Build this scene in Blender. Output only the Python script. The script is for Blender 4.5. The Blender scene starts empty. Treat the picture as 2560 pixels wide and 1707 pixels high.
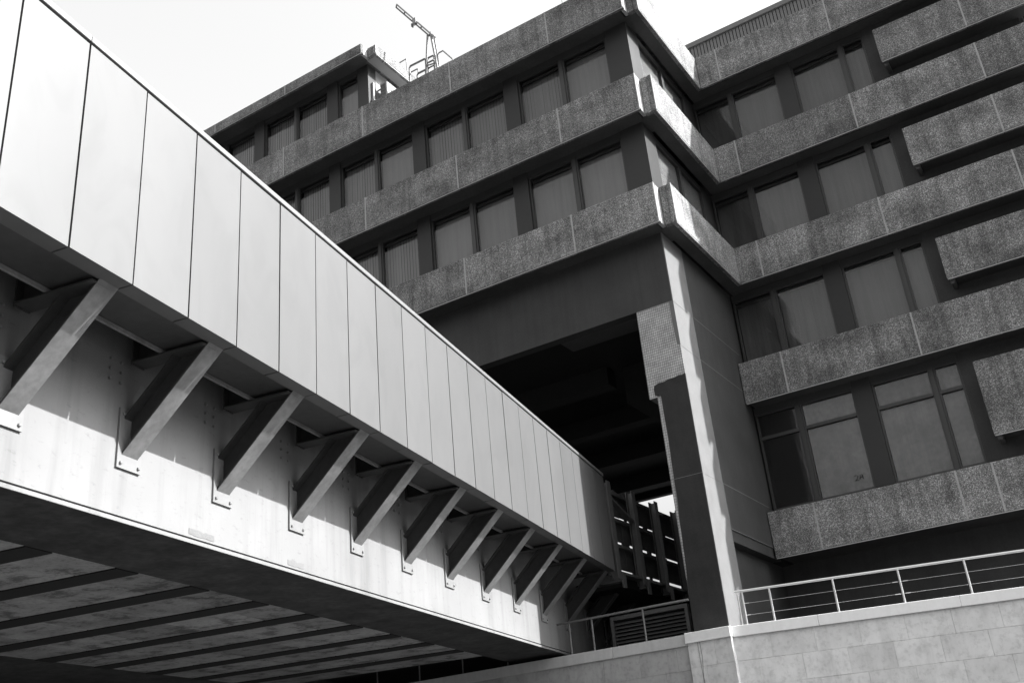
import bpy, bmesh, math, random
from mathutils import Vector, Matrix
random.seed(7)

# ------------------------------------------------------------------ camera
SC = bpy.context.scene
cam = bpy.data.cameras.new('camera')
cam.sensor_width = 36.0
cam.lens = 36.0 * 2541.1 / 2560.0
cam.clip_start = 0.1
cam.clip_end = 3000
camo = bpy.data.objects.new('camera', cam)
SC.collection.objects.link(camo)
CX = Vector((0.83870499, 0.53741454, -0.08808831))
CD = Vector((-0.29282677, 0.30865822, -0.90497657))
CF = Vector((-0.45915838, 0.78480298, 0.41624255))
camo.matrix_world = Matrix(((CX.x, -CD.x, -CF.x, 7.5033), (CX.y, -CD.y, -CF.y, -20.4668),
                            (CX.z, -CD.z, -CF.z, -13.7925), (0, 0, 0, 1)))
SC.camera = camo

# ------------------------------------------------------------------ sky, sun, exposure
SUN = Vector((1.354, 0.475, 1.0)).normalized()
EL = math.asin(SUN.z)
AZ = math.atan2(SUN.x, SUN.y)
world = bpy.data.worlds.new('World')
SC.world = world
world.use_nodes = True
nt = world.node_tree
bg = nt.nodes['Background']
sky = nt.nodes.new('ShaderNodeTexSky')
sky.sky_type = 'NISHITA'
sky.sun_disc = False
sky.sun_elevation = EL
sky.sun_rotation = AZ
sky.air_density = 4.0                           # thick summer haze: a white sky
sky.dust_density = 10.0
sky.ozone_density = 0.0
bw = nt.nodes.new('ShaderNodeRGBToBW')          # black-and-white photograph
nt.links.new(sky.outputs[0], bw.inputs[0])
nt.links.new(bw.outputs[0], bg.inputs[0])
bg.inputs[1].default_value = 0.10
sl = bpy.data.lights.new('sun', 'SUN')
sl.energy = 2.9
sl.angle = math.radians(0.53)
sl.color = (1, 1, 1)
so = bpy.data.objects.new('sun', sl)
SC.collection.objects.link(so)
so.rotation_euler = (-SUN).to_track_quat('-Z', 'Y').to_euler()
so.location = (20, 0, 30)
SC.view_settings.view_transform = 'Standard'
SC.view_settings.look = 'None'
SC.view_settings.gamma = 1.0
SC.view_settings.exposure = 2.0
SC.render.engine = 'CYCLES'

# ------------------------------------------------------------------ materials
def new_mat(name):
    m = bpy.data.materials.new(name)
    m.use_nodes = True
    return m, m.node_tree, m.node_tree.nodes['Principled BSDF']

def N(t, kind, **kw):
    n = t.nodes.new(kind)
    for k, v in kw.items():
        setattr(n, k, v)
    return n

def g(v):
    return (v, v, v, 1)

def ramp(t, src, pts):
    r = N(t, 'ShaderNodeValToRGB')
    e = r.color_ramp.elements
    e[0].position, e[0].color = pts[0][0], g(pts[0][1])
    e[1].position, e[1].color = pts[-1][0], g(pts[-1][1])
    for p, c in pts[1:-1]:
        x = e.new(p)
        x.color = g(c)
    t.links.new(src, r.inputs[0])
    return r.outputs[0]

def noise(t, scale, detail=4, vec=None, stretch=None, rough=0.55):
    n = N(t, 'ShaderNodeTexNoise')
    n.inputs['Scale'].default_value = scale
    n.inputs['Detail'].default_value = detail
    n.inputs['Roughness'].default_value = rough
    if stretch:
        mp = N(t, 'ShaderNodeMapping')
        mp.inputs['Scale'].default_value = stretch
        t.links.new(vec, mp.inputs['Vector'])
        t.links.new(mp.outputs[0], n.inputs['Vector'])
    else:
        t.links.new(vec, n.inputs['Vector'])
    return n.outputs['Fac']

def pos(t):
    return N(t, 'ShaderNodeNewGeometry').outputs['Position']

def mul(t, a, b, op='MULTIPLY'):
    m = N(t, 'ShaderNodeMix', data_type='RGBA', blend_type=op)
    m.inputs['Factor'].default_value = 1.0
    t.links.new(a, m.inputs['A'])
    t.links.new(b, m.inputs['B'])
    return m.outputs['Result']

def bump(t, b, h, strength, dist=0.01):
    n = N(t, 'ShaderNodeBump')
    n.inputs['Strength'].default_value = strength
    n.inputs['Distance'].default_value = dist
    t.links.new(h, n.inputs['Height'])
    t.links.new(n.outputs[0], b.inputs['Normal'])

def surf(name, v, var=0.12, scale=1.6, fine=25, rough=0.7, metal=0.0, spec=0.5, streak=0.0, bmp=0.15, perobj=0.0):
    """painted or concrete surface: base grey, cloudy wear, fine grain, optional vertical rain streaks"""
    m, t, b = new_mat(name)
    p = pos(t)
    c = ramp(t, noise(t, scale, 6, p), [(0.25, v * (1 - var)), (0.5, v), (0.75, v * (1 + var))])
    c = mul(t, c, ramp(t, noise(t, fine, 3, p), [(0.3, 1 - var * 0.6), (0.7, 1 + var * 0.4)]))
    if streak:
        s = noise(t, 1.0, 5, p, (7, 7, 0.35), 0.65)
        c = mul(t, c, ramp(t, s, [(0.35, 1 - streak), (0.6, 1.0)]))
    if perobj:
        oi = N(t, 'ShaderNodeObjectInfo')
        c = mul(t, c, ramp(t, oi.outputs['Random'], [(0.0, 1 - perobj), (1.0, 1 + perobj)]))
    t.links.new(c, b.inputs['Base Color'])
    b.inputs['Roughness'].default_value = rough
    b.inputs['Metallic'].default_value = metal
    b.inputs['Specular IOR Level'].default_value = spec
    if bmp:
        bump(t, b, noise(t, fine * 2, 4, p), bmp)
    return m

def aggregate_mat():
    m, t, b = new_mat('exposed_aggregate')
    p = pos(t)
    vo = N(t, 'ShaderNodeTexVoronoi')
    vo.inputs['Scale'].default_value = 58
    t.links.new(p, vo.inputs['Vector'])
    sep = N(t, 'ShaderNodeSeparateColor')
    t.links.new(vo.outputs['Color'], sep.inputs[0])
    peb = ramp(t, sep.outputs[0], [(0.0, 0.12), (0.45, 0.23), (0.8, 0.36), (1.0, 0.58)])
    gap = ramp(t, vo.outputs['Distance'], [(0.25, 1.0), (0.7, 0.45)])
    c = mul(t, peb, gap)
    big = ramp(t, noise(t, 0.7, 7, p, (1, 1, 1.8), 0.62), [(0.32, 0.5), (0.5, 1.0), (0.7, 1.4)])
    c = mul(t, c, big)
    st = ramp(t, noise(t, 1.0, 5, p, (5, 5, 0.5), 0.6), [(0.3, 0.55), (0.55, 1.02)])
    c = mul(t, c, st)
    oi = N(t, 'ShaderNodeObjectInfo')
    c = mul(t, c, ramp(t, oi.outputs['Random'], [(0.0, 0.82), (1.0, 1.16)]))
    t.links.new(c, b.inputs['Base Color'])
    b.inputs['Roughness'].default_value = 0.8
    inv = ramp(t, vo.outputs['Distance'], [(0.0, 1.0), (0.8, 0.0)])
    bump(t, b, inv, 0.6, 0.012)
    return m

def mosaic_mat():
    m, t, b = new_mat('mosaic_tile')
    p = pos(t)
    sp = N(t, 'ShaderNodeSeparateXYZ')
    t.links.new(p, sp.inputs[0])
    cb = N(t, 'ShaderNodeCombineXYZ')
    t.links.new(sp.outputs['X'], cb.inputs['X'])
    t.links.new(sp.outputs['Z'], cb.inputs['Y'])
    br = N(t, 'ShaderNodeTexBrick')
    br.offset = 0.0
    br.inputs['Scale'].default_value = 1.0
    br.inputs['Brick Width'].default_value = 0.05
    br.inputs['Row Height'].default_value = 0.066
    br.inputs['Mortar Size'].default_value = 0.005
    br.inputs['Color1'].default_value = g(0.34)
    br.inputs['Color2'].default_value = g(0.44)
    br.inputs['Mortar'].default_value = g(0.10)
    t.links.new(cb.outputs[0], br.inputs['Vector'])
    c = mul(t, br.outputs['Color'], ramp(t, noise(t, 3, 5, p), [(0.3, 0.75), (0.7, 1.15)]))
    t.links.new(c, b.inputs['Base Color'])
    b.inputs['Roughness'].default_value = 0.4
    bump(t, b, br.outputs['Fac'], -0.4, 0.004)
    return m

def glass_mat():
    m, t, b = new_mat('window_glass')
    t.nodes.remove(b)
    out = [n for n in t.nodes if n.type == 'OUTPUT_MATERIAL'][0]
    tr = N(t, 'ShaderNodeBsdfTransparent')
    tr.inputs[0].default_value = g(0.96)
    gl = N(t, 'ShaderNodeBsdfGlossy')
    gl.inputs['Roughness'].default_value = 0.02
    gl.inputs['Color'].default_value = g(0.9)
    lw = N(t, 'ShaderNodeLayerWeight')           # Schlick reflectance, the same from either side of the pane
    pw = N(t, 'ShaderNodeMath', operation='POWER')
    pw.inputs[1].default_value = 5.0
    t.links.new(lw.outputs['Facing'], pw.inputs[0])
    fr = N(t, 'ShaderNodeMath', operation='MULTIPLY_ADD')
    fr.inputs[1].default_value = 0.96
    fr.inputs[2].default_value = 0.03
    t.links.new(pw.outputs[0], fr.inputs[0])
    nb = N(t, 'ShaderNodeBump')
    nb.inputs['Strength'].default_value = 0.04
    nb.inputs['Distance'].default_value = 0.05
    t.links.new(noise(t, 0.9, 2, pos(t)), nb.inputs['Height'])
    t.links.new(nb.outputs[0], gl.inputs['Normal'])
    mx = N(t, 'ShaderNodeMixShader')
    t.links.new(fr.outputs[0], mx.inputs[0])
    t.links.new(tr.outputs[0], mx.inputs[1])
    t.links.new(gl.outputs[0], mx.inputs[2])
    t.links.new(mx.outputs[0], out.inputs[0])
    return m

def panel_mat():
    """satin coated aluminium cladding, dirtier swirls in places"""
    m, t, b = new_mat('satin_cladding')
    p = pos(t)
    c = ramp(t, noise(t, 0.7, 5, p, (1, 1, 0.4)), [(0.3, 0.106), (0.7, 0.118)])
    d = N(t, 'ShaderNodeTexNoise')
    d.inputs['Scale'].default_value = 1.7
    d.inputs['Detail'].default_value = 7
    d.inputs['Distortion'].default_value = 1.6
    mp = N(t, 'ShaderNodeMapping')
    mp.inputs['Scale'].default_value = (1, 1, 0.55)
    t.links.new(p, mp.inputs['Vector'])
    t.links.new(mp.outputs[0], d.inputs['Vector'])
    c = mul(t, c, ramp(t, d.outputs['Fac'], [(0.36, 0.945), (0.55, 1.0)]))
    oi = N(t, 'ShaderNodeObjectInfo')
    c = mul(t, c, ramp(t, oi.outputs['Random'], [(0.0, 0.96), (1.0, 1.03)]))
    t.links.new(c, b.inputs['Base Color'])
    b.inputs['Metallic'].default_value = 0.45
    b.inputs['Roughness'].default_value = 0.58
    return m

def block_mat(nm='pale_stone_block', k=1.0):
    m, t, b = new_mat(nm)
    p = pos(t)
    c = ramp(t, noise(t, 2.2, 7, p), [(0.3, 0.52 * k), (0.5, 0.60 * k), (0.7, 0.66 * k)])
    c = mul(t, c, ramp(t, noise(t, 9, 8, p, None, 0.7), [(0.36, 0.82), (0.5, 1.0), (0.72, 1.04)]))
    c = mul(t, c, ramp(t, noise(t, 1.0, 6, p, (4, 4, 0.3), 0.65), [(0.33, 0.86), (0.5, 1.0)]))
    oi = N(t, 'ShaderNodeObjectInfo')
    c = mul(t, c, ramp(t, oi.outputs['Random'], [(0.0, 0.9), (1.0, 1.06)]))
    t.links.new(c, b.inputs['Base Color'])
    b.inputs['Roughness'].default_value = 0.85
    bump(t, b, noise(t, 30, 6, p), 0.25)
    return m

def girder_mat():
    m, t, b = new_mat('girder_concrete')
    p = pos(t)
    c = ramp(t, noise(t, 0.6, 6, p), [(0.3, 0.152), (0.7, 0.195)])
    c = mul(t, c, ramp(t, noise(t, 1.0, 6, p, (3.2, 3.2, 0.25), 0.62), [(0.33, 0.80), (0.52, 1.0)]))
    c = mul(t, c, ramp(t, noise(t, 7, 7, p, (1, 1, 2.5), 0.7), [(0.30, 0.75), (0.42, 1.0)]))
    t.links.new(c, b.inputs['Base Color'])
    b.inputs['Roughness'].default_value = 0.75
    bump(t, b, noise(t, 20, 6, p), 0.12)
    return m

def slab_mat():
    m, t, b = new_mat('slab_concrete')
    p = pos(t)
    c = ramp(t, noise(t, 1.3, 6, p), [(0.3, 0.24), (0.7, 0.36)])
    c = mul(t, c, ramp(t, noise(t, 2.6, 9, p, None, 0.72), [(0.40, 0.45), (0.47, 0.95), (0.7, 1.1)]))
    c = mul(t, c, ramp(t, noise(t, 14, 8, p, None, 0.7), [(0.35, 0.7), (0.5, 1.0)]))
    oi = N(t, 'ShaderNodeObjectInfo')
    c = mul(t, c, ramp(t, oi.outputs['Random'], [(0.0, 0.75), (1.0, 1.15)]))
    t.links.new(c, b.inputs['Base Color'])
    b.inputs['Roughness'].default_value = 0.85
    bump(t, b, noise(t, 22, 6, p), 0.3)
    return m

def emit_mat():
    m, t, b = new_mat('lamp_tube')
    b.inputs['Emission Color'].default_value = g(1)
    b.inputs['Emission Strength'].default_value = 3
    return m

M = {}
M['agg'] = aggregate_mat()
M['paint'] = surf('dark_wall_paint', 0.045, 0.18, 1.3, 30, 0.6, spec=0.25, streak=0.12, bmp=0.3)
M['clad'] = surf('dark_column_cladding', 0.031, 0.08, 0.8, 12, 0.5, spec=0.3, bmp=0.0)
M['soffit'] = surf('dark_soffit_paint', 0.055, 0.3, 0.9, 14, 0.7)
M['frame'] = surf('dark_window_frame', 0.035, 0.1, 2, 20, 0.45, bmp=0)
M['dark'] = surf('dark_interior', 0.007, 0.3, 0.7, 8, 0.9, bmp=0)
M['joint'] = surf('pale_sealant', 0.34, 0.12, 4, 30, 0.7, bmp=0.1)
M['wjoint'] = surf('thin_wall_joint', 0.13, 0.12, 4, 30, 0.7, bmp=0)
M['trim'] = surf('drip_trim', 0.45, 0.1, 3, 20, 0.5, bmp=0)
M['blind'] = surf('fabric_blind', 0.17, 0.05, 1.5, 30, 0.8, bmp=0, perobj=0.15, streak=0.16)
M['blind2'] = surf('grey_fabric_blind', 0.095, 0.05, 1.5, 30, 0.8, bmp=0, perobj=0.18, streak=0.2)
M['board'] = surf('grey_board', 0.115, 0.38, 1.6, 9, 0.5, bmp=0.1, perobj=0.2, streak=0.25)
M['glass'] = glass_mat()
M['mosaic'] = mosaic_mat()
M['pierside'] = surf('sunlit_pier_and_patch_grey', 0.14, 0.12, 2.0, 40, 0.7, spec=0.25, bmp=0.4)  # paler than the wall paint: sun on the pier side put into colour
M['render'] = surf('dark_render_coat', 0.028, 0.25, 2.5, 28, 0.75, spec=0.25, streak=0.1, bmp=0.5)
M['pale'] = surf('pale_render', 0.24, 0.08, 1.2, 22, 0.7)
M['panel'] = panel_mat()
M['cap'] = surf('satin_cap', 0.18, 0.06, 0.9, 10, 0.5, metal=0.4, bmp=0)
M['girder'] = girder_mat()
M['slab'] = slab_mat()
M['flange'] = surf('flange_concrete', 0.038, 0.7, 2.2, 10, 0.8, bmp=0.2)
M['steel'] = surf('steel_and_lit_flange_tone', 0.18, 0.3, 2.2, 14, 0.45, bmp=0.05)  # also the lit-face tone of the strut flanges
M['strutbody'] = surf('strut_shade_tone', 0.045, 0.2, 1.8, 14, 0.5, spec=0.3, bmp=0.05)  # shade of the strut sides put into the body colour
M['plate'] = surf('base_plate_paint', 0.17, 0.08, 2.5, 18, 0.5, bmp=0)
M['bolt'] = surf('bolt_steel', 0.22, 0.1, 8, 30, 0.5, metal=0.5, bmp=0)
M['under'] = surf('dark_deck_underside', 0.04, 0.25, 1.2, 10, 0.6, bmp=0)
M['block'] = block_mat()
M['block2'] = block_mat('darker_stone_block', 0.62)  # same stone in a darker tone, for the left wall
M['coping2'] = surf('darker_coping_metal', 0.48, 0.08, 0.8, 14, 0.5, bmp=0, streak=0.1)  # darker tone for the left wall's coping
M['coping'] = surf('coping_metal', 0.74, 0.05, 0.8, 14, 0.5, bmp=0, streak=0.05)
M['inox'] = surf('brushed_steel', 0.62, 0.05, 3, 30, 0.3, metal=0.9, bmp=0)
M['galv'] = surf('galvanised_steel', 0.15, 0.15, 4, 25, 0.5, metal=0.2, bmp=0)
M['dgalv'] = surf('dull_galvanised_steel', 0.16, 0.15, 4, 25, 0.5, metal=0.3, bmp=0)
M['dsteel'] = surf('dark_steel', 0.10, 0.15, 3, 20, 0.5, bmp=0)
M['screen'] = surf('dark_metal_sheet', 0.13, 0.06, 2, 20, 0.5, bmp=0)
M['white'] = surf('white_casing', 0.24, 0.04, 3, 20, 0.45, bmp=0)
M['timber'] = surf('dark_timber', 0.07, 0.3, 3, 20, 0.75)
M['ground'] = surf('asphalt', 0.055, 0.15, 0.4, 6, 0.9)
M['terrace'] = surf('terrace_paving', 0.05, 0.2, 0.6, 6, 0.9)
M['ink'] = surf('marker_ink', 0.035, 0.1, 3, 20, 0.8, bmp=0)
M['lamp'] = emit_mat()

# ------------------------------------------------------------------ builders
COL = SC.collection
ABS = {}            # frame-space origin of each object
CACHE = {}

def link(o, parent, at):
    at = Vector(at)
    o.location = at - (ABS[parent.name] if parent else Vector((0, 0, 0)))
    COL.objects.link(o)
    if parent:
        o.parent = parent
    ABS[o.name] = at
    return o

def thing(name, label, cat, at=(0, 0, 0), rz=0.0, group=None, kind=None, frame=None):
    o = bpy.data.objects.new(name, None)
    o.empty_display_size = 0.3
    COL.objects.link(o)
    o.location = at
    o.rotation_euler = (0, 0, rz)
    ABS[o.name] = Vector(frame if frame is not None else at)
    if label:
        o['label'] = label
        o['category'] = cat
    if group:
        o['group'] = group
    if kind:
        o['kind'] = kind
    return o

def tag(o, label=None, cat=None, group=None, kind=None):
    for k, v in (('label', label), ('category', cat), ('group', group), ('kind', kind)):
        if v:
            o[k] = v
    return o

def box_mesh(dx, dy, dz, mat, bev):
    key = (round(dx, 4), round(dy, 4), round(dz, 4), mat, bev)
    if key in CACHE:
        return CACHE[key]
    bm = bmesh.new()
    bmesh.ops.create_cube(bm, size=1.0)
    bmesh.ops.scale(bm, vec=(dx, dy, dz), verts=bm.verts)
    if bev:
        bmesh.ops.bevel(bm, geom=bm.edges[:], offset=bev, segments=1, affect='EDGES')
    me = bpy.data.meshes.new(mat)
    bm.to_mesh(me)
    bm.free()
    me.materials.append(M[mat])
    CACHE[key] = me
    return me

def box(name, x0, x1, y0, y1, z0, z1, mat, parent=None, bev=0.0):
    me = box_mesh(abs(x1 - x0), abs(y1 - y0), abs(z1 - z0), mat, bev)
    return link(bpy.data.objects.new(name, me), parent, ((x0 + x1) / 2, (y0 + y1) / 2, (z0 + z1) / 2))

def mesh(name, verts, faces, mat, parent=None, smooth=False, at=None):
    vs = [Vector(v) for v in verts]
    if at is None:
        at = sum(vs, Vector()) / len(vs)
    at = Vector(at)
    me = bpy.data.meshes.new(name)
    me.from_pydata([v - at for v in vs], [], faces)
    me.materials.append(M[mat])
    bm = bmesh.new()
    bm.from_mesh(me)
    bmesh.ops.recalc_face_normals(bm, faces=bm.faces)
    bm.to_mesh(me)
    bm.free()
    if smooth:
        for p in me.polygons:
            p.use_smooth = True
    return link(bpy.data.objects.new(name, me), parent, at)

def boxes_geo(lst):
    vs, fs = [], []
    for x0, x1, y0, y1, z0, z1 in lst:
        o = len(vs)
        vs += [(x, y, z) for x in (x0, x1) for y in (y0, y1) for z in (z0, z1)]
        fs += [[o + i for i in f] for f in ((0, 1, 3, 2), (4, 6, 7, 5), (0, 4, 5, 1), (2, 3, 7, 6), (0, 2, 6, 4), (1, 5, 7, 3))]
    return vs, fs

def multibox(name, lst, mat, parent=None):
    vs, fs = boxes_geo(lst)
    return mesh(name, vs, fs, mat, parent)

def prism(name, prof, a, b, axis, mat, parent=None):
    """polygon prof [(u,v)] extruded from a to b along axis ('x','y','z')"""
    n = len(prof)
    def pt(u, v, w):
        return {'x': (w, u, v), 'y': (u, w, v), 'z': (u, v, w)}[axis]
    vs = [pt(u, v, a) for u, v in prof] + [pt(u, v, b) for u, v in prof]
    fs = [list(range(n)), list(range(n, 2 * n))] + [[i, (i + 1) % n, n + (i + 1) % n, n + i] for i in range(n)]
    return mesh(name, vs, fs, mat, parent)

def tube(name, pts, r, mat, parent=None, seg=10):
    vs, fs = [], []
    pts = [Vector(p) for p in pts]
    up = None
    for i, p in enumerate(pts):
        d = (pts[min(i + 1, len(pts) - 1)] - pts[max(i - 1, 0)]).normalized()
        if up is None:
            up = Vector((0, 0, 1)) if abs(d.z) < 0.9 else Vector((1, 0, 0))
        a = d.cross(up).normalized()
        b = a.cross(d).normalized()
        up = b
        for k in range(seg):
            an = 2 * math.pi * k / seg
            vs.append(p + (a * math.cos(an) + b * math.sin(an)) * r)
    for i in range(len(pts) - 1):
        for k in range(seg):
            k2 = (k + 1) % seg
            fs.append([i * seg + k, i * seg + k2, (i + 1) * seg + k2, (i + 1) * seg + k])
    fs.append(list(range(seg)))
    fs.append([(len(pts) - 1) * seg + k for k in range(seg)])
    return mesh(name, vs, fs, mat, parent, smooth=False)

def bar(name, p0, p1, w, h, mat, parent=None, up=(0, 0, 1)):
    """rectangular bar from p0 to p1; w across, h along 'up'"""
    p0, p1 = Vector(p0), Vector(p1)
    d = (p1 - p0).normalized()
    a = d.cross(Vector(up)).normalized() * (w / 2)
    b = a.cross(d).normalized() * (h / 2)
    vs = [p + s * a + t * b for p in (p0, p1) for s, t in ((-1, -1), (1, -1), (1, 1), (-1, 1))]
    fs = [(0, 1, 2, 3), (4, 5, 6, 7), (0, 1, 5, 4), (1, 2, 6, 5), (2, 3, 7, 6), (3, 0, 4, 7)]
    return mesh(name, vs, fs, mat, parent)

# ------------------------------------------------------------------ setting
GZ = -15.4
gr = mesh('ground', [(-1500, -1500, GZ), (1500, -1500, GZ), (1500, 1500, GZ), (-1500, 1500, GZ)], [(0, 1, 2, 3)], 'ground')
tag(gr, kind='structure')
te = box('terrace', -40, 24, 2.2, 40, GZ - 0.2, -10.95, 'terrace')
tag(te, kind='structure')

# ------------------------------------------------------------------ office building
BT = [('3', 5.667, 6.806), ('2', 2.262, 3.40), ('1', -1.118, 0.0)]
X2, DN, D = 0.328, 0.33, 4.656          # corner notch and depth of the return
YL, YR, XW = 0.60, 5.23, -0.22           # wall planes
XR = 9.35                                # right-hand end of the wing
MOD = 3.39
bld = thing('office_building', 'concrete office block of stacked aggregate bands, raised on a mosaic pier', 'building', (0, 0, GZ))
bld_z = 0

def sealant_v(x, y0, z0, z1):
    box('sealant_joint', x - 0.021, x + 0.021, y0 - 0.004, y0 + 0.03, z0 + 0.004, z1 - 0.004, 'joint', bld)

def front_band(x_left, x_right, y, z0, z1, joints, left_end=True, lip=True):
    """row of aggregate panels facing -Y between the joints"""
    xs = [x_left] + sorted(j for j in joints if x_left + 0.05 < j < x_right - 0.05) + [x_right]
    for a, b in zip(xs[:-1], xs[1:]):
        ga = 0.012 if a != x_left else 0
        gb = 0.012 if b != x_right else 0
        box('aggregate_panel', a + ga, b - gb, y, y + 0.14, z0, z1, 'agg', bld, 0.012)
    for j in xs[1:-1]:
        sealant_v(j, y, z0, z1)
    if lip:
        box('drip_trim', x_left + 0.02, x_right - 0.02, y + 0.012, y + 0.03, z0 - 0.022, z0 - 0.004, 'trim', bld)

JL = [-2.351 - MOD * i for i in range(0, 9)]
JR = [0.991, 4.387, 7.712]
XL = -30.0
for nm, z0, z1 in BT:
    # left wing front
    front_band(XL, 0.0, 0.0, z0, z1, JL)
    # corner notch: recessed pale return, then the small front-facing piece
    box('notch_infill', -0.10, -0.012, 0.145, DN + 0.10, z0 + 0.01, z1 - 0.01, 'joint', bld)
    box('aggregate_panel', 0.0, X2 - 0.145, DN, DN + 0.14, z0, z1, 'agg', bld, 0.012)
    # side band facing +X
    ys = [DN, 3.60, D + 0.14]
    for a, b in zip(ys[:-1], ys[1:]):
        box('aggregate_panel', X2 - 0.14, X2, a + (0.006 if a != DN else 0), b - 0.006, z0, z1, 'agg', bld, 0.012)
    box('corner_trim', X2 - 0.020, X2 + 0.003, DN - 0.004, DN + 0.018, z0 + 0.004, z1 - 0.004, 'trim', bld)
    box('corner_trim', -0.020, 0.003, -0.003, 0.016, z0 + 0.004, z1 - 0.004, 'trim', bld)
    box('drip_trim', X2 - 0.03, X2 - 0.012, DN + 0.02, D, z0 - 0.022, z0 - 0.004, 'trim', bld)
    # right wing front
    front_band(X2 + 0.004, XR, D, z0, z1, JR)
    # soffit slabs behind the bands
    box('soffit', XL, -0.15, 0.14, 1.2, z0 + 0.02, z0 + 0.42, 'soffit', bld)
    box('soffit', -0.15, X2 - 0.14, DN + 0.14, D + 0.2, z0 + 0.021, z0 + 0.421, 'soffit', bld)
    box('soffit', -0.15, XR - 0.14, D + 0.2, 6.0, z0 + 0.022, z0 + 0.422, 'soffit', bld)
    # end return of the right wing
    box('aggregate_panel', XR - 0.14, XR, D + 0.145, 16.0, z0, z1, 'agg', bld)
for nm, z0, z1, xl in (('0', -4.567, -3.409, -0.20), ('m', -8.703, -7.538, -0.205)):
    front_band(xl, XR, D, z0, z1, JR + ([5.20] if nm == 'm' else []))
    box('soffit', -0.15, XR - 0.14, D + 0.14, 6.0, z0 + 0.02, z0 + 0.42, 'soffit', bld)
    box('aggregate_panel', XR - 0.14, XR, D + 0.145, 16.0, z0, z1, 'agg', bld)

# balcony-like spandrel panels standing in the window zone at the right
for z0, z1 in ((3.98, 5.09), (0.567, 1.715), (-2.835, -1.675), (-6.94, -5.09)):
    front_band(5.43, XR, D, z0, z1, [7.69], lip=True)
    box('panel_tray', 5.60, XR - 0.1, D + 0.145, YR + 0.06, z0 + 0.02, z0 + 0.12, 'soffit', bld)
    box('panel_bracket', 5.47, 5.58, D + 0.145, YR + 0.06, z0 - 0.09, z0 + 0.10, 'dsteel', bld, 0.02)
    box('panel_backing', 5.60, XR - 0.1, D + 0.16, D + 0.30, z0 + 0.125, z1 - 0.02, 'soffit', bld)

# building cores (dark rooms behind the blinds)
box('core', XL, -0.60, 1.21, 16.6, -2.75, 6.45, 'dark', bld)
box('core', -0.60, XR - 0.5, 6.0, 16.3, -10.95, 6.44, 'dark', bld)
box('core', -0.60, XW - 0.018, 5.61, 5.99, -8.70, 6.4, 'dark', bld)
box('wall_panel', -0.60, XW - 0.036, 5.2, 5.605, -8.70, -1.1, 'dark', bld)
box('rear_beam', XL, -0.62, 16.3, 16.59, -3.02, -2.76, 'dark', bld)
box('roof_slab', XL, -0.16, 0.16, 16.5, 6.46, 6.52, 'slab', bld)
box('roof_slab', -0.15, XR - 0.15, 4.9, 16.4, 6.461, 6.521, 'slab', bld)

# ---- windows
def vertical_blind(x0, x1, y, z0, z1, parent, axis='x', pitch=0.105, mat='blind'):
    n = max(2, int(round((x1 - x0) / pitch)))
    w = (x1 - x0) / n
    vs, fs = [], []
    for i in range(n):
        a = x0 + i * w
        tw = 0.012 + random.uniform(-0.005, 0.006)
        off = random.uniform(-0.003, 0.003)
        o = len(vs)
        b = a + w * 1.06
        lo = z0
        for u, v in ((a, y + tw + off), (b, y - tw + off)):
            vs += [(u, v, lo), (u, v, z1)] if axis == 'x' else [(v, u, lo), (v, u, z1)]
        fs.append((o, o + 2, o + 3, o + 1))
    return mesh('blind', vs, fs, mat, parent)

def window(x0, x1, y, z0, z1, style, transom=None):
    """one glazed light facing -Y: frame with its panes and blind"""
    f = 0.045
    fr = [(x0, x0 + f, y, y + 0.09, z0, z1), (x1 - f, x1, y, y + 0.09, z0, z1),
          (x0 + f, x1 - f, y + 0.002, y + 0.088, z1 - f, z1), (x0 + f, x1 - f, y + 0.002, y + 0.088, z0, z0 + f)]
    if transom:
        fr.append((x0 + f, x1 - f, y - 0.02, y + 0.086, transom - 0.045, transom + 0.045))
    w = multibox('window', fr, 'frame', bld)
    rng = [(z0 + f, z1 - f)] if not transom else [(z0 + f, transom - 0.045), (transom + 0.045, z1 - f)]
    for a, b in rng:
        box('glass_pane', x0 + f, x1 - f, y + 0.045, y + 0.051, a, b, 'glass', w)
    if style in 'vr':
        box('head_shadow_strip', x0 + f, x1 - f, y + 0.13, y + 0.17, z1 - 0.15, z1 - 0.047, 'clad', w)  # added dark strip: shadow of the window head across the blind top
    if style == 'v':
        vertical_blind(x0 + 0.02, x1 - 0.02, y + 0.24, z0, z1 - 0.05, w, mat='blind2' if y > 3 else 'blind')
    elif style == 'r':
        box('blind', x0 + 0.02, x1 - 0.02, y + 0.20, y + 0.205, z0, z1 - 0.02, 'blind2' if y > 3 else 'blind', w)
    elif style == 'b':
        for a, b in rng:
            box('pane_board', x0 + f + 0.01, x1 - f - 0.01, y + 0.07, y + 0.08, a + 0.01, b - 0.01, 'board', w)
    return w

def head(x0, x1, y, z):
    box('window_head', x0, x1, y - 0.015, y + 0.12, z, z + 0.19, 'frame', bld)

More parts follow.
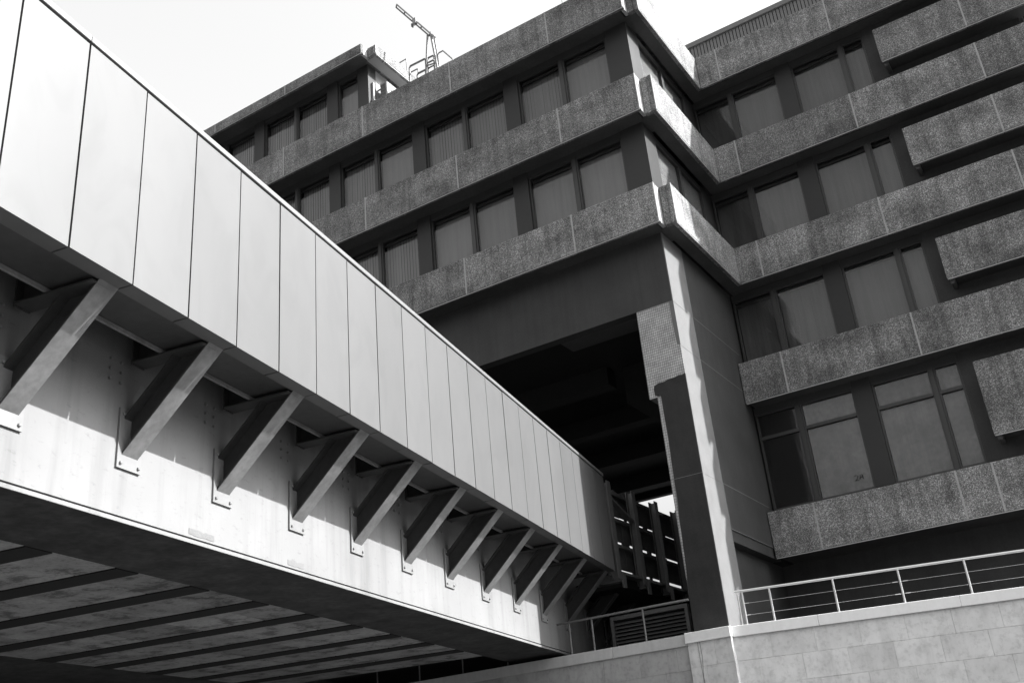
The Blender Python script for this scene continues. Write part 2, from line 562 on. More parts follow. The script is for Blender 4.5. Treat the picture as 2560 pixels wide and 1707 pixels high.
# left wing windows, two storeys
sty = {5.50: ['r', 'v', 'v', 'v', 'r', 'v', 'v', 'v', 'v', 'v', 'v', 'v'], 2.10: ['r', 'r', 'r', 'r', 'v', 'v', 'v', 'v', 'v', 'v', 'v', 'v']}
for ztop, zb, zsill in ((5.50, 5.667, 3.15), (2.10, 2.262, -0.25)):
    head(XL, XW - 0.005, YL + 0.05, ztop)
    box('column', -0.90, XW, YL, YL + 0.4, zsill, zb + 0.018, 'clad', bld)
    st = sty[ztop]
    for i in range(6):
        m = JL[i] - 0.01
        window(m + 0.05, m + 1.455, YL + 0.06, zsill, ztop, st[2 * i])
        window(m - 1.455, m - 0.05, YL + 0.06, zsill, ztop, st[2 * i + 1])
        box('mullion', m - 0.048, m + 0.048, YL + 0.03, YL + 0.17, zsill, ztop - 0.002, 'frame', bld)
        c = m - MOD / 2
        box('column', c - 0.235, c + 0.235, YL, YL + 0.4, zsill, zb + 0.018, 'clad', bld)
    # windows in the sunlit return wall
    box('column', XW - 0.45, XW, YL + 0.402, 1.30, zsill, zb + 0.018, 'clad', bld)
    for a, b in ((1.32, 2.90), (2.96, 4.55)):
        fx = XW - 0.012
        fr = [(fx - 0.09, fx, a, a + 0.045, zsill, ztop), (fx - 0.09, fx, b - 0.045, b, zsill, ztop), (fx - 0.088, fx - 0.002, a + 0.045, b - 0.045, ztop - 0.045, ztop)]
        w = multibox('window', fr, 'frame', bld)
        box('glass_pane', fx - 0.05, fx - 0.044, a + 0.045, b - 0.045, zsill, ztop - 0.045, 'glass', w)
        box('blind', fx - 0.10, fx - 0.095, a, b, zsill, ztop - 0.02, 'blind', w)
    box('window_head', XW - 0.16, XW - 0.03, 1.305, 5.2, ztop, ztop + 0.185, 'frame', bld)
    box('mullion', XW - 0.14, XW - 0.02, 2.902, 2.958, zsill, ztop - 0.002, 'frame', bld)
    box('column', XW - 0.45, XW - 0.01, 4.56, 5.6, zsill, zb + 0.018, 'clad', bld)
    box('partition', XW - 0.40, XW - 0.36, 1.0, 5.4, zsill, ztop, 'dark', bld)

# right wing windows, four storeys
R_ST = {5.49: ['d', 'r', 'v', 'v'], 2.08: ['d', 'r', 'v', 'r'], -1.30: ['d', 'v', 'r', 'r'], -4.74: ['d', 'b', 'b', 'b']}
for ztop, zb, zsill in ((5.49, 5.667, 3.15), (2.08, 2.262, -0.25), (-1.30, -1.118, -3.65), (-4.74, -4.567, -7.38)):
    s = R_ST[ztop]
    tr = -5.42 if ztop == -4.74 else None
    head(XW + 0.01, 5.06, YR + 0.05, ztop)
    window(XW + 0.02, 0.93, YR + 0.06, zsill, ztop, 'v' if s[0] == 'd' and tr is None else 'n', tr)
    window(1.03, 2.45, YR + 0.06, zsill, ztop, s[1], tr)
    window(2.93, 4.355, YR + 0.06, zsill, ztop, s[2], tr)
    window(4.455, 5.055, YR + 0.06, zsill, ztop, s[3], tr)
    for a, b in ((0.932, 1.028), (4.357, 4.453)):
        box('mullion', a, b, YR + 0.03, YR + 0.17, zsill, ztop - 0.002, 'frame', bld)
    box('column', 2.452, 2.928, YR, YR + 0.4, zsill, zb + 0.018, 'clad', bld)
    box('wall_panel', 5.06, XR - 0.45, YR + 0.02, YR + 0.4, zsill, zb + 0.018, 'paint', bld)
# recessed ground-floor wall under the lowest band
box('wall_panel', -0.60, XR - 0.45, 5.95, 5.99, -10.95, -8.68, 'paint', bld)

# ---- transfer beam, side wall and pier under the left wing
box('transfer_beam', XL, -1.01, YL, YL + 0.30, -3.0, -1.10, 'paint', bld)
box('transfer_beam', -1.008, XW - 0.03, YL + 0.001, YL + 0.30, -3.0, -1.10, 'paint', bld)
box('pier_cheek', XW - 0.028, XW - 0.001, YL + 0.001, 1.815, -3.018, -1.10, 'pierside', bld)  # thin sheet in the paler tone, carrying the painted sunlit strip upward
box('beam_soffit', -3.55, XW - 0.04, YL + 0.302, 1.57, -3.002, -2.4, 'soffit', bld)
box('cross_beam', -3.3, -0.62, 4.0, 5.6, -3.87, -2.76, 'dark', bld)
for k in range(4):
    box('cross_beam', XL, -3.6, 3.6 + 3.4 * k, 4.1 + 3.4 * k, -3.3, -2.76, 'dark', bld)
# side wall facing the sun, in large rendered panels with pale joints
XS = XW
for a, b, z0, z1 in ((1.82, 5.2, -3.02, -1.10), (1.82, 5.2, -4.19, -3.03), (1.82, 5.2, -7.34, -4.20), (1.82, 5.2, -8.42, -7.35)):
    box('wall_panel', XS - 0.34, XS, a, b, z0, z1, 'paint', bld)
box('wall_panel', XS - 0.35, XS - 0.03, 1.82, 5.2, -8.70, -8.42, 'paint', bld)
box('wall_panel', XS - 0.60, XS - 0.26, 1.75, 5.94, -10.95, -8.70, 'paint', bld)
for z in (-3.025, -4.195, -7.345):
    box('sealant_joint', XS - 0.03, XS + 0.002, YL + 0.03, 5.0, z - 0.007, z + 0.007, 'wjoint', bld)
box('sealant_joint', XS - 0.03, XS + 0.002, 1.811, 1.821, -8.42, -7.36, 'wjoint', bld)
box('sealant_joint', XS - 0.03, XS + 0.0025, 1.83, 5.0, -8.434, -8.42, 'wjoint', bld)
pier = box('pier', -1.01, XS - 0.003, YL, 1.81, -10.95, -5.31, 'pierside', bld)
box('pier_head', -1.21, XS - 0.0035, YL + 0.0005, 1.8095, -5.31, -3.0, 'pierside', bld)
# mosaic facing left bare where the render came off
prism('mosaic_facing', [(-1.21, -3.02), (-0.335, -3.02), (-0.335, -3.5), (-0.31, -4.15), (-0.225, -4.2), (-0.225, -4.93), (-0.30, -4.955), (-1.0, -5.0), (-1.005, -5.31), (-1.21, -5.31)],
      YL - 0.012, YL + 0.002, 'y', 'mosaic', bld)
prism('mosaic_facing', [(-1.01, -5.311), (-0.92, -5.311), (-0.91, -6.4), (-0.93, -7.4), (-0.95, -8.4), (-0.985, -9.6), (-1.01, -9.6)],
      YL - 0.010, YL + 0.002, 'y', 'mosaic', bld)
# ragged lower coat of dark render standing proud of the mosaic
edge = [(-0.226, -4.915), (-0.30, -4.945), (-0.40, -4.93), (-0.52, -4.96), (-0.66, -4.955), (-0.78, -4.985), (-0.92, -4.98), (-1.04, -5.02), (-1.06, -5.10), (-1.055, -5.25),
        (-1.03, -5.262), (-0.95, -5.27), (-0.905, -5.30), (-0.895, -5.42), (-0.905, -5.9), (-0.885, -6.3), (-0.90, -6.8), (-0.915, -7.3), (-0.905, -7.8), (-0.935, -8.3), (-0.95, -8.9), (-0.97, -9.4), (-1.0, -9.8), (-1.01, -10.95), (-0.226, -10.95)]
prism('render_coat', edge, YL - 0.030, YL - 0.013, 'y', 'render', bld)
box('sealant_joint', -1.0, -0.226, YL - 0.0325, YL - 0.03, -7.350, -7.340, 'wjoint', bld)

# far side of the undercroft
box('rear_wall', XL, -10.0, 15.2, 15.6, -10.95, -2.76, 'dark', bld)
box('rear_wall', -10.0, -0.61, 15.2, 15.6, -10.95, -7.15, 'dark', bld)

# ---- penthouse on the left wing
PX, PS = -9.10, -8.74
PB0, PB1 = 8.98, 9.35
front_band(XL, PX, 0.0, PB0, PB1, [j + 0.05 for j in JL if j < PX], lip=True)
box('notch_infill', PX - 0.10, PX - 0.012, 0.145, DN + 0.1, PB0 + 0.01, PB1 - 0.01, 'joint', bld)
box('aggregate_panel', PX, PS - 0.145, DN, DN + 0.14, PB0, PB1, 'agg', bld, 0.012)
for a, b in ((DN, 0.80), (0.81, 7.0)):
    box('aggregate_panel', PS - 0.14, PS, a, b, PB0, PB1, 'agg', bld, 0.012)
box('corner_trim', PS - 0.020, PS + 0.003, DN - 0.004, DN + 0.018, PB0, PB1, 'trim', bld)
box('drip_trim', PS - 0.03, PS - 0.012, DN + 0.02, 7.0, PB0 - 0.022, PB0 - 0.004, 'trim', bld)
box('soffit', XL, PX - 0.13, 0.14, 1.2, PB0 + 0.02, PB0 + 0.25, 'soffit', bld)
box('soffit', PX - 0.13, PS - 0.14, DN + 0.14, 7.0, PB0 + 0.021, PB0 + 0.251, 'pale', bld)
box('core', XL, PX - 0.62, 1.21, 7.0, 6.53, PB0 + 0.24, 'dark', bld)
box('roof_slab', XL, PX - 0.14, 0.145, 7.0, PB0 + 0.255, PB0 + 0.32, 'slab', bld)
head(XL, PX - 0.225, YL + 0.05, 8.86)
box('column', -9.77, PX - 0.22, YL, YL + 0.4, 6.53, PB0 + 0.018, 'clad', bld)
window(-10.64, -9.775, YL + 0.06, 6.55, 8.86, 'r')
for i in range(2):
    c = -10.88 - MOD * i
    box('column', c - 0.235, c + 0.235, YL, YL + 0.4, 6.53, PB0 + 0.018, 'clad', bld)
    m = c - MOD / 2
    box('mullion', m - 0.048, m + 0.048, YL + 0.03, YL + 0.17, 6.55, 8.858, 'frame', bld)
    window(m + 0.05, m + 1.455, YL + 0.06, 6.55, 8.86, 'v')
    window(m - 1.455, m - 0.05, YL + 0.06, 6.55, 8.86, 'v')
c = -10.88 - MOD * 2
box('column', c - 0.235, c + 0.235, YL, YL + 0.4, 6.53, PB0 + 0.018, 'clad', bld)
box('wall_panel', PX - 0.60, PX - 0.225, YL + 0.402, 0.92, 6.53, PB0 + 0.018, 'pale', bld)
box('wall_panel', PX - 0.60, PX - 0.235, 0.93, 7.0, 6.53, PB0 + 0.018, 'pale', bld)
box('downpipe', PX - 0.21, PX - 0.13, 0.74, 0.82, 6.53, 8.30, 'white', bld)

# ---- metal screen round the plant on the right wing's roof
SY = 6.2
box('screen_cap', -0.9, XR - 0.3, SY - 0.06, SY + 0.12, 8.52, 8.705, 'screen', bld, 0.01)
x = -0.86
while x < 6.0:
    box('screen_slat', x, x + 0.088, SY, SY + 0.03, 6.525, 8.52, 'screen', bld)
    x += 0.1135
box('screen_backing', -0.9, XR - 0.3, SY + 0.035, SY + 0.09, 6.525, 8.515, 'dark', bld)

# marker scrawl "2A" in the corner of a boarded pane
def scrawl(pts, nm='scrawl'):
    tube(nm, [(a, YR + 0.100, b) for a, b in pts], 0.008, 'ink', bld, 6)
sx, sz = 1.98, -7.08
scrawl([(sx, sz + 0.11), (sx + 0.04, sz + 0.15), (sx + 0.09, sz + 0.12), (sx + 0.06, sz + 0.06), (sx, sz + 0.0), (sx + 0.05, sz + 0.015), (sx + 0.09, sz)])
scrawl([(sx + 0.12, sz + 0.01), (sx + 0.15, sz + 0.13), (sx + 0.19, sz + 0.14), (sx + 0.21, sz + 0.01)])
scrawl([(sx + 0.13, sz + 0.07), (sx + 0.205, sz + 0.07)])

# ------------------------------------------------------------------ footbridge
PH = 0.1931
P = 0.84
BX, BY = 0.359, -16.511
ZT, ZB = -6.531, -8.857                 # cladding top and bottom
GB = -10.668                            # girder underside
W = 1.295                               # web set-back from the cladding
brg = thing('footbridge', 'footbridge clad in pale metal panels, carried on struts from a concrete girder', 'bridge', (BX, BY, GB), PH, frame=(0, 0, GB))
S0, S1 = -3, 22
for i in range(S0, S1):
    y0, y1 = i * P + 0.011, (i + 1) * P - 0.011
    key = 'cladding'
    prof = [(0, ZT), (0, ZB), (-0.20, ZB), (-0.20, ZB + 0.03), (-0.035, ZB + 0.03), (-0.035, ZT)]
    if key not in CACHE:
        o = prism('cladding_panel', prof, y0, y1, 'y', 'panel', brg)
        CACHE[key] = (o.data, ABS[o.name].copy(), y0)
    else:
        me, at, yy = CACHE[key]
        o = link(bpy.data.objects.new('cladding_panel', me), brg, at + Vector((random.uniform(-0.002, 0.002), y0 - yy, random.uniform(-0.002, 0.002))))
        o.rotation_euler = (0, random.uniform(-0.0012, 0.0012), random.uniform(-0.003, 0.003))
j = S0
while j < S1:
    e = min(j + 4, S1)
    box('cap', -0.30, 0.012, j * P + 0.003, e * P - 0.003, ZT + 0.032, ZT + 0.105, 'cap', brg, 0.006)
    j = e
box('cap_backing', -0.17, -0.13, S0 * P, S1 * P, ZB + 0.10, ZT + 0.03, 'dark', brg)
# deck and its underside tray
box('deck', -9.4, -0.11, S0 * P, S1 * P, -8.30, -7.95, 'under', brg)
box('edge_tray', -0.76, -0.205, S0 * P, S1 * P, ZB + 0.034, ZB + 0.06, 'under', brg)
box('tray_angle', -0.80, -0.764, S0 * P, S1 * P, ZB - 0.005, ZB + 0.10, 'steel', brg)
# girder
S2 = 25.5
box('girder_web', -W - 0.5, -W, S0 * P, S2 * P, GB + 0.075, -8.31, 'girder', brg)
box('girder_flange', -2.66, -W + 0.012, S0 * P, S2 * P, GB, GB + 0.045, 'flange', brg)
box('girder_edge_strip', -W - 0.02, -W + 0.016, S0 * P, S2 * P, GB + 0.004, GB + 0.047, 'girder', brg)
box('girder_core', -2.64, -W - 0.51, S0 * P, S2 * P, GB + 0.046, -8.32, 'flange', brg)
box('girder_flange', -18.0, -8.20, S0 * P, S2 * P, GB, GB + 0.6, 'flange', brg)
box('deck_slab', -8.19, -2.67, S0 * P, S2 * P, GB + 0.34, GB + 0.6, 'dark', brg)
# grey repair patches low on the web
for sa, sb in ((5.15, 5.72), (7.62, 8.10)):
    n_ = 9
    lo = [((sa + (sb - sa) * i / n_) * P, GB + 0.10 + random.uniform(0, 0.012)) for i in range(n_ + 1)]
    hi = [((sa + (sb - sa) * i / n_) * P, GB + 0.175 + random.uniform(-0.012, 0.012)) for i in range(n_ + 1)]
    prism('repair_patch', lo + hi[::-1], -W + 0.0005, -W + 0.004, 'x', 'pierside', brg)
# precast planks between the girders, each with its cross joints
pitch = 1.722
for q in range(-4, 12):
    s0 = 4.38 + pitch * q
    if s0 < S0 or s0 + 1.24 > 20:
        continue
    box('cross_rib', -8.195, -2.665, (s0 - 0.478) * P, (s0 - 0.004) * P, GB - 0.012, GB + 0.338, 'dark', brg)
    so_ = random.uniform(-0.12, 0.12)
    xs = [-2.665, -3.42 + so_, -4.62 + so_, -5.82 + so_, -7.02 + so_, -8.195]
    for a, b in zip(xs[:-1], xs[1:]):
        box('soffit_plank', b + 0.012, a - 0.012, s0 * P, (s0 + 1.24) * P, GB + 0.002, GB + 0.339, 'slab', brg, 0.008)
# struts with base plates, bolts and the horizontal brackets above
def h_section(name, p0, p1, wid, dep, mat, parent, tf=0.022, tw=0.014):
    """H-section from p0 to p1 lying in the plane across the bridge; flanges face out and in"""
    p0, p1 = Vector(p0), Vector(p1)
    d = (p1 - p0).normalized()
    a = Vector((0, 1, 0))
    b = a.cross(d).normalized()
    def sec(u0, u1, v0, v1):
        vs = []
        for p in (p0, p1):
            for u, v in ((u0, v0), (u1, v0), (u1, v1), (u0, v1)):
                vs.append(p + a * u + b * v)
        return vs
    vs, fs = [], []
    for s in ((-wid / 2, wid / 2, -dep / 2, -dep / 2 + tf), (-wid / 2, wid / 2, dep / 2 - tf, dep / 2), (-tw / 2, tw / 2, -dep / 2 + tf, dep / 2 - tf)):
        o = len(vs)
        vs += sec(*s)
        fs += [[o + i for i in f] for f in ((0, 1, 2, 3), (4, 5, 6, 7), (0, 1, 5, 4), (1, 2, 6, 5), (2, 3, 7, 6), (3, 0, 4, 7))]
    return mesh(name, vs, fs, mat, parent)

FW, FD = 0.25, 0.31
for s in range(0, 27, 2):
    yc = s * P - FW / 2
    if s <= 22:
        a = Vector((-W + 0.02, yc, -9.93))
        bq = Vector((-0.17, yc, -8.84))
    else:
        a = Vector((-W + 0.02, yc, -9.93))
        bq = Vector((-0.30, yc, -8.97))
    d = (bq - a).normalized()
    nrm = Vector((0, 1, 0)).cross(d).normalized()
    if nrm.z > 0:
        nrm = -nrm
    # measured line is the outer (lower) flange face; shift the axis inwards
    p0 = a - nrm * (FD / 2) + d * (-0.10)
    p1 = bq - nrm * (FD / 2) + d * 0.06
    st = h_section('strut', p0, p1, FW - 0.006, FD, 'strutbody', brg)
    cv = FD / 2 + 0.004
    bar('lit_flange_strip', p0 + nrm * cv, p1 + nrm * cv, FW, 0.008, 'steel', st, nrm)  # added strip whose paler colour stands for sun on the flange
    box('base_plate', -W + 0.002, -W + 0.028, yc - 0.19, yc + 0.19, -10.085, -9.40, 'plate', st)
    for dy in (-0.14, 0.14):
        for z in (-10.03, -9.47):
            box('bolt', -W + 0.026, -W + 0.052, yc + dy - 0.016, yc + dy + 0.016, z - 0.016, z + 0.016, 'bolt', st, 0.006)
    if s <= 22:
        # horizontal tee bracket fixed to the web beside the strut
        y0 = yc - 0.08
        br = multibox('bracket', [(-1.16, -0.21, y0 - 0.115, y0 + 0.115, ZB - 0.035, ZB - 0.015), (-1.18, -0.21, y0 - 0.008, y0 + 0.008, ZB - 0.015, ZB + 0.55),
                                  (-1.18, -1.16, y0 - 0.10, y0 + 0.10, ZB - 0.05, ZB + 0.55)], 'under', brg)
        for u in (-0.30, -0.13):
            for v in (-0.26, -0.14, -0.02):
                box('bolt', -W + 0.0005, -W + 0.03, y0 + u - 0.016, y0 + u + 0.016, ZB + v - 0.016, ZB + v + 0.016, 'bolt', br, 0.006)

# ------------------------------------------------------------------ open walkway beyond the bridge
WX = -3.186
wk = thing('open_walkway', 'dark open walkway of posts and horizontal boards behind the end of the bridge', 'walkway', (WX, 1.7, -8.95))
for i, y in enumerate((1.86, 3.26, 4.66, 6.06, 7.46)):
    multibox('post', [(WX - 0.02, WX + 0.0, y - 0.105, y + 0.105, -9.0, -6.57), (WX - 0.16, WX - 0.02, y - 0.007, y + 0.007, -9.0, -6.6), (WX - 0.18, WX - 0.16, y - 0.105, y + 0.105, -9.0, -6.57)], 'dsteel', wk)
    box('post_bracket', WX - 0.75, WX - 0.02, y + 0.02, y + 0.24, -9.06, -8.86, 'dsteel', wk)
    box('bracket_plate', WX - 0.02, WX + 0.005, y + 0.10, y + 0.30, -9.20, -8.82, 'dsteel', wk)
for z in (-6.72, -7.40, -8.065, -8.82):
    box('rail', WX - 0.26, WX - 0.185, 1.75, 9.0, z - 0.06, z + 0.02, 'galv' if z < -7 else 'dsteel', wk)
for z0, z1 in ((-7.265, -6.73), (-7.915, -7.41), (-8.60, -8.08)):
    y = 1.75
    while y < 9.0:
        L = 1.16
        box('board', WX - 0.34, WX - 0.30, y, y + L, z0 + random.uniform(-0.012, 0.012), z1, 'timber', wk)
        y += L + 0.015
for z in (-7.335, -8.0, -8.755):
    y = 2.0
    while y < 8.8:
        L = random.uniform(0.10, 0.45)
        box('spacer', WX - 0.335, WX - 0.305, y, y + L, z - 0.01, z + random.uniform(0.05, 0.16), 'timber', wk)
        y += L + random.uniform(0.5, 1.2)
for y in (2.6, 4.0, 5.4, 6.8):
    box('rear_post', WX - 2.7, WX - 2.55, y - 0.07, y + 0.07, -8.88, -6.55, 'dsteel', wk)
for z in (-6.72, -7.6):
    box('rear_rail', WX - 2.54, WX - 2.48, 1.9, 9.0, z, z + 0.11, 'dsteel', wk)
bar('brace', (WX - 0.10, 1.95, -6.95), (WX - 0.10, 3.2, -7.38), 0.05, 0.14, 'dsteel', wk, (1, 0, 0))
bar('brace', (WX - 0.30, 2.2, -6.93), (WX - 0.30, 2.62, -6.62), 0.06, 0.07, 'dsteel', wk, (1, 0, 0))
bar('brace', (WX - 0.30, 2.62, -6.62), (WX - 0.30, 3.2, -6.72), 0.06, 0.07, 'dsteel', wk, (1, 0, 0))
box('walkway_deck', WX - 3.0, WX - 0.2, 2.3, 15.1, -9.1, -8.87, 'dark', wk)
box('kerb_angle', WX - 0.19, WX - 0.03, 1.9, 9.0, -8.86, -8.80, 'galv', wk)

# ------------------------------------------------------------------ retaining walls
def block_wall(name, label, length, x_start, at, rz, rows, bl, ch, zt, cop_label, zc, seed, base_off=0.0, thick=0.3, mat='block'):
    random.seed(seed)
    w = thing(name, label, 'wall', (at[0], at[1], GZ), rz, frame=(0, 0, GZ))
    box('wall_core', x_start, x_start + length, 0.012, thick, GZ, zt - 0.005, mat, w)
    for r in range(rows):
        z1 = zt - r * ch
        z0 = z1 - ch
        x = x_start - (bl * (0.5 if r % 2 else 0.15))
        while x < x_start + length:
            a, b = max(x, x_start), min(x + bl, x_start + length)
            if b - a > 0.06:
                dy = random.uniform(0, 0.004)
                box('stone_block', a + 0.0015, b - 0.0015, dy, 0.06 + dy, max(z0, GZ) + 0.0015, z1 - 0.0015, mat, w, 0.003)
            x += bl
    return w

ANG = math.atan2(1.408, 5.351)
rw = block_wall('retaining_wall', 'pale stone block retaining wall at lower right under the bright handrail', 16.14, -0.14, (0.02, 0.40), ANG, 10, 0.88, 0.5, -10.955, '', 0, 3)
xs = [-0.12, 1.62, 4.35, 6.9, 9.5, 12.6, 16.0]
for a, b in zip(xs[:-1], xs[1:]):
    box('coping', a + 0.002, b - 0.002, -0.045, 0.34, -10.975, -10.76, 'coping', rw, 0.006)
lw = block_wall('retaining_wall', 'shaded stone block retaining wall running left beneath the bridge girder', 16.0, -17.09, (0.0, 0.32), 0.0, 10, 0.88, 0.5, -10.99, '', 0, 5, mat='block2')
xs = [-17.09, -12.0, -7.4, -2.86, -1.09]
for a, b in zip(xs[:-1], xs[1:]):
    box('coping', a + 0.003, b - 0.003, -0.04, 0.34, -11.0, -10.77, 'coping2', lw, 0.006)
pw = block_wall('wall_pilaster', 'short projecting stone pilaster directly below the mosaic pier', 0.98, -1.08, (0.0, 0.25), 0.0, 10, 0.70, 0.5, -10.96, '', 0, 9)
box('coping', -1.10, -0.085, -0.05, 0.36, -10.965, -10.755, 'coping', pw, 0.006)
box('coping_lip', -1.10, -0.085, -0.058, -0.051, -10.965, -10.94, 'coping', pw)

for pts in (((-0.85, -10.97), (-0.845, -11.3), (-0.835, -11.6), (-0.85, -12.1), (-0.87, -12.9)), ((-0.80, -10.97), (-0.79, -11.25), (-0.815, -11.55), (-0.84, -11.8)), ((-0.84, -11.5), (-0.81, -11.9), (-0.83, -12.5))):
    tube('crack', [(a, -0.001, b) for a, b in pts], 0.006, 'bolt', pw, 5)

# ------------------------------------------------------------------ handrails
hr = thing('handrail', 'bright stainless handrail with wire infill on the pale wall at lower right', 'railing', (0.02, 0.40, -10.76), ANG, frame=(0, 0, -10.76))
posts = [0.20, 0.77, 2.06, 3.35, 4.62, 5.9, 7.2, 8.5, 9.8, 11.1, 12.4, 13.7]
HT = 0.70
for x in posts:
    tube('post', [(x, 0.10, -10.77), (x, 0.10, -10.76 + HT - 0.02)], 0.021, 'inox', hr, 10)
tube('top_rail', [(0.05, 0.10, -10.76 + HT), (13.8, 0.10, -10.76 + HT)], 0.027, 'inox', hr, 12)
for z in (0.20, 0.44):
    tube('wire', [(0.21, 0.10, -10.76 + z), (13.8, 0.10, -10.76 + z)], 0.0028, 'inox', hr, 6)
    for x in (0.26, 3.25, 3.45):
        tube('tensioner', [(x - 0.05, 0.10, -10.76 + z), (x + 0.05, 0.10, -10.76 + z)], 0.009, 'inox', hr, 6)
tube('end_post', [(0.10, 0.16, -10.77), (0.10, 0.16, -10.10)], 0.018, 'inox', hr, 8)
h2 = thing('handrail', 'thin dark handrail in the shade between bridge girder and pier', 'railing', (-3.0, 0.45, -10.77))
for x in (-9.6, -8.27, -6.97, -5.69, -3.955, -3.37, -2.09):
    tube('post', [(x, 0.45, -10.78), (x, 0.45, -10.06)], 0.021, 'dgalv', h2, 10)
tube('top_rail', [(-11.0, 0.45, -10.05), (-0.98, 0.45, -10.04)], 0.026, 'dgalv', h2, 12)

# ------------------------------------------------------------------ louvre, lamp
lv = thing('vent_louvre', 'dark slatted vent louvre behind the shaded handrail beside the pier', 'louvre', (-2.65, 2.0, -10.9))
multibox('frame', [(-3.66, -3.58, 1.96, 2.1, -10.94, -9.84), (-1.73, -1.65, 1.96, 2.1, -10.94, -9.84), (-3.58, -1.73, 1.962, 2.098, -9.93, -9.84)], 'dsteel', lv)
z = -10.90
while z < -9.97:
    prism('slat', [(1.97, z), (1.985, z), (2.08, z + 0.07), (2.065, z + 0.07)], -3.575, -1.735, 'x', 'dsteel', lv)
    z += 0.085
box('louvre_backing', -3.58, -1.73, 2.102, 2.13, -10.94, -9.84, 'dark', lv)
lm = box('strip_lamp', -4.55, -4.39, 4.19, 4.25, -9.03, -9.0, 'lamp')
tag(lm, 'small lit strip lamp glowing in the dark under the walkway', 'lamp')

# ------------------------------------------------------------------ roof equipment
K = 0.92328
def rp(x, z, y=1.2):
    k = (y + 20.4668) / 23.4668
    return (7.5033 + (x - 7.5033) * k, y, -13.7925 + (z + 13.7925) * k)
cr = thing('davit_crane', 'slender white davit crane arm leaning out over the roof against the sky', 'crane', (rp(-8.3, 9.5)[0], 1.2, 6.53))
tip, head_ = Vector(rp(-9.755, 13.60)), Vector(rp(-8.36, 11.46))
d = (head_ - tip).normalized()
bar('arm', tip, head_, 0.05, 0.06, 'white', cr, (0, 1, 0))
off = Vector((-0.055, 0, -0.075))
bar('arm_lower_chord', tip + off + d * 0.05, head_ + off * 0.9, 0.05, 0.055, 'dsteel', cr, (0, 1, 0))
for f in (0.0, 0.25, 0.5, 0.75, 1.0):
    q = tip + (head_ - tip) * f
    bar('arm_strut', q, q + off + d * 0.03, 0.03, 0.04, 'galv', cr, (0, 1, 0))
cl = Vector(rp(-8.97, 12.38))
box('clamp', cl.x - 0.09, cl.x + 0.06, 1.14, 1.26, cl.z - 0.14, cl.z + 0.10, 'white', cr, 0.01)
box('pulley', cl.x - 0.16, cl.x - 0.10, 1.15, 1.25, cl.z - 0.20, cl.z - 0.06, 'dsteel', cr, 0.015)
def roof_leg(x_top, z_top, x_bot, z_bot, y):
    a, b = Vector(rp(x_top, z_top, y)), Vector(rp(x_bot, z_bot, y))
    t_ = (6.53 - a.z) / (b.z - a.z)
    return a, a + (b - a) * t_
for nm, args, w, mt in (('leg', (-8.47, 11.45, -8.646, 9.847, 1.2), 0.05, 'galv'), ('leg', (-8.34, 11.5, -8.16, 9.88, 1.2), 0.06, 'white'), ('leg', (-8.20, 11.25, -8.06, 9.85, 1.35), 0.05, 'white')):
    a, b = roof_leg(*args)
    bar(nm, a, b, w, w, mt, cr, (0, 1, 0))
a, b = Vector(rp(-8.36, 11.46)), Vector(rp(-8.19, 11.2))
bar('head_plate', a, b, 0.06, 0.12, 'white', cr, (0, 1, 0))
bar('head_brace', Vector(rp(-8.62, 10.13)), Vector(rp(-8.18, 10.05)), 0.035, 0.035, 'galv', cr, (0, 1, 0))

def rail_loop(label, pts, y, r=0.03, mids=()):
    o = thing('roof_guardrail', label, 'railing', (rp(pts[0][0], pts[0][1], y)[0], y, 6.53), group='guardrails on the roof edge')
    P3 = [Vector(rp(a, b, y)) for a, b in pts]
    first, last = P3[0].copy(), P3[-1].copy()
    first.z = last.z = 6.53
    tube('rail', [first] + P3 + [last], r, 'galv', o, 8)
    for (a, b), (c, e) in mids:
        tube('mid_rail', [Vector(rp(a, b, y)), Vector(rp(c, e, y))], r * 0.85, 'galv', o, 8)
    return o
rail_loop('grey tubular roof guardrail loop just left of the crane legs', [(-9.345, 10.40), (-9.30, 10.485), (-8.66, 10.47), (-8.625, 10.40)], 1.25, 0.034, [((-8.62, 10.23), (-8.27, 10.225))])
rail_loop('low grey roof guardrail loop at the foot of the crane', [(-9.02, 9.92), (-8.98, 9.99), (-8.68, 9.985), (-8.65, 9.92)], 1.22, 0.034)
rail_loop('grey roof guardrail between the two crane legs', [(-8.53, 10.40), (-8.50, 10.431), (-8.30, 10.425), (-8.27, 10.38)], 1.30, 0.03, [((-8.53, 9.99), (-8.28, 9.985))])
rail_loop('pale roof guardrail just right of the crane sloping to the parapet', [(-8.075, 10.35), (-8.06, 10.405), (-7.87, 10.41), (-7.50, 9.84)], 1.26, 0.025)
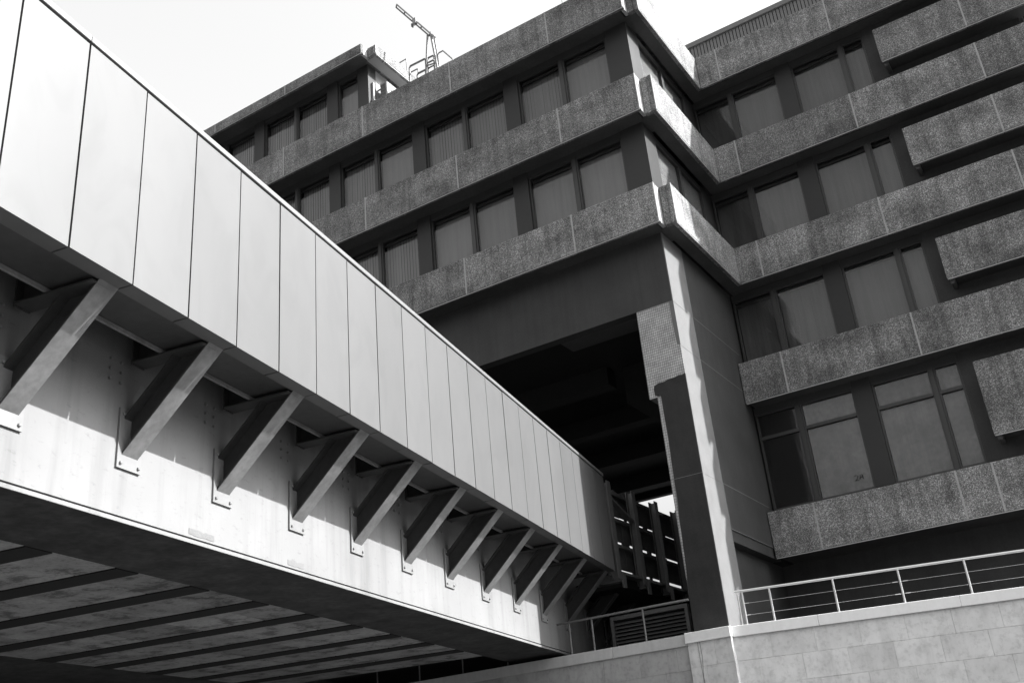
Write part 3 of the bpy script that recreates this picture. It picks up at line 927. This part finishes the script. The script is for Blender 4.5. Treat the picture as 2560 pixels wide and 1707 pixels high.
rail_loop('thin pale roof hoop left of the crane near the penthouse edge', [(-9.33, 10.18), (-9.30, 10.206), (-9.0, 10.204), (-8.975, 10.15)], 1.3, 0.022)
o = thing('roof_guardrail', 'small pale hoop standing on the penthouse roof edge', 'railing', (rp(-9.6, 10.9, 2.2)[0], 2.2, 9.3), group='guardrails on the roof edge')
pp = [Vector(rp(-9.77, 10.88, 2.2)), Vector(rp(-9.47, 10.90, 2.2)), Vector(rp(-9.445, 10.33, 2.2))]
bt = pp[-1].copy(); bt.z = 8.6
tube('rail', pp + [bt], 0.022, 'galv', o, 8)
an = tube('antenna_rod', [(-2.2, 1.0, 6.5), (-2.2, 1.0, 8.6)], 0.012, 'dsteel')
tag(an, 'thin dark rod rising above the roof band at the top edge', 'antenna')

# air-conditioning unit on the penthouse side wall
def ac_unit(label, x0, x1, y0, y1, z0, z1):
    a = thing('air_conditioner', label, 'air conditioner', ((x0 + x1) / 2, (y0 + y1) / 2, z0))
    box('casing', x0, x1, y0, y1, z0, z1, 'white', a, 0.02)
    n = 6
    for i in range(n):
        zz = z0 + 0.05 + (z1 - z0 - 0.1) * i / n
        box('grille_slat', x0 + 0.04, x1 - 0.05, y0 - 0.012, y0 - 0.001, zz, zz + (z1 - z0 - 0.1) / n - 0.02, 'dsteel', a)
    c = Vector((x1 + 0.004, (y0 + y1) / 2 + 0.06, (z0 + z1) / 2))
    R_ = (z1 - z0) * 0.40
    vs = [c + Vector((0, math.cos(t) * R_, math.sin(t) * R_)) for t in [2 * math.pi * i / 28 for i in range(28)]]
    vs += [v + Vector((0.02, 0, 0)) for v in vs]
    mesh('fan_grille', vs, [list(range(28)), list(range(28, 56))] + [[i, (i + 1) % 28, 28 + (i + 1) % 28, 28 + i] for i in range(28)], 'dsteel', a)
    for z in (z0 + 0.1, z1 - 0.1):
        box('wall_bracket', x0 - 0.30, x0, y0 + 0.1, y0 + 0.14, z - 0.02, z + 0.02, 'galv', a)
    return a
ac_unit('white air conditioner box on the sunlit penthouse wall above the parapet', -9.16, -8.86, 1.0, 1.85, 7.62, 8.33)
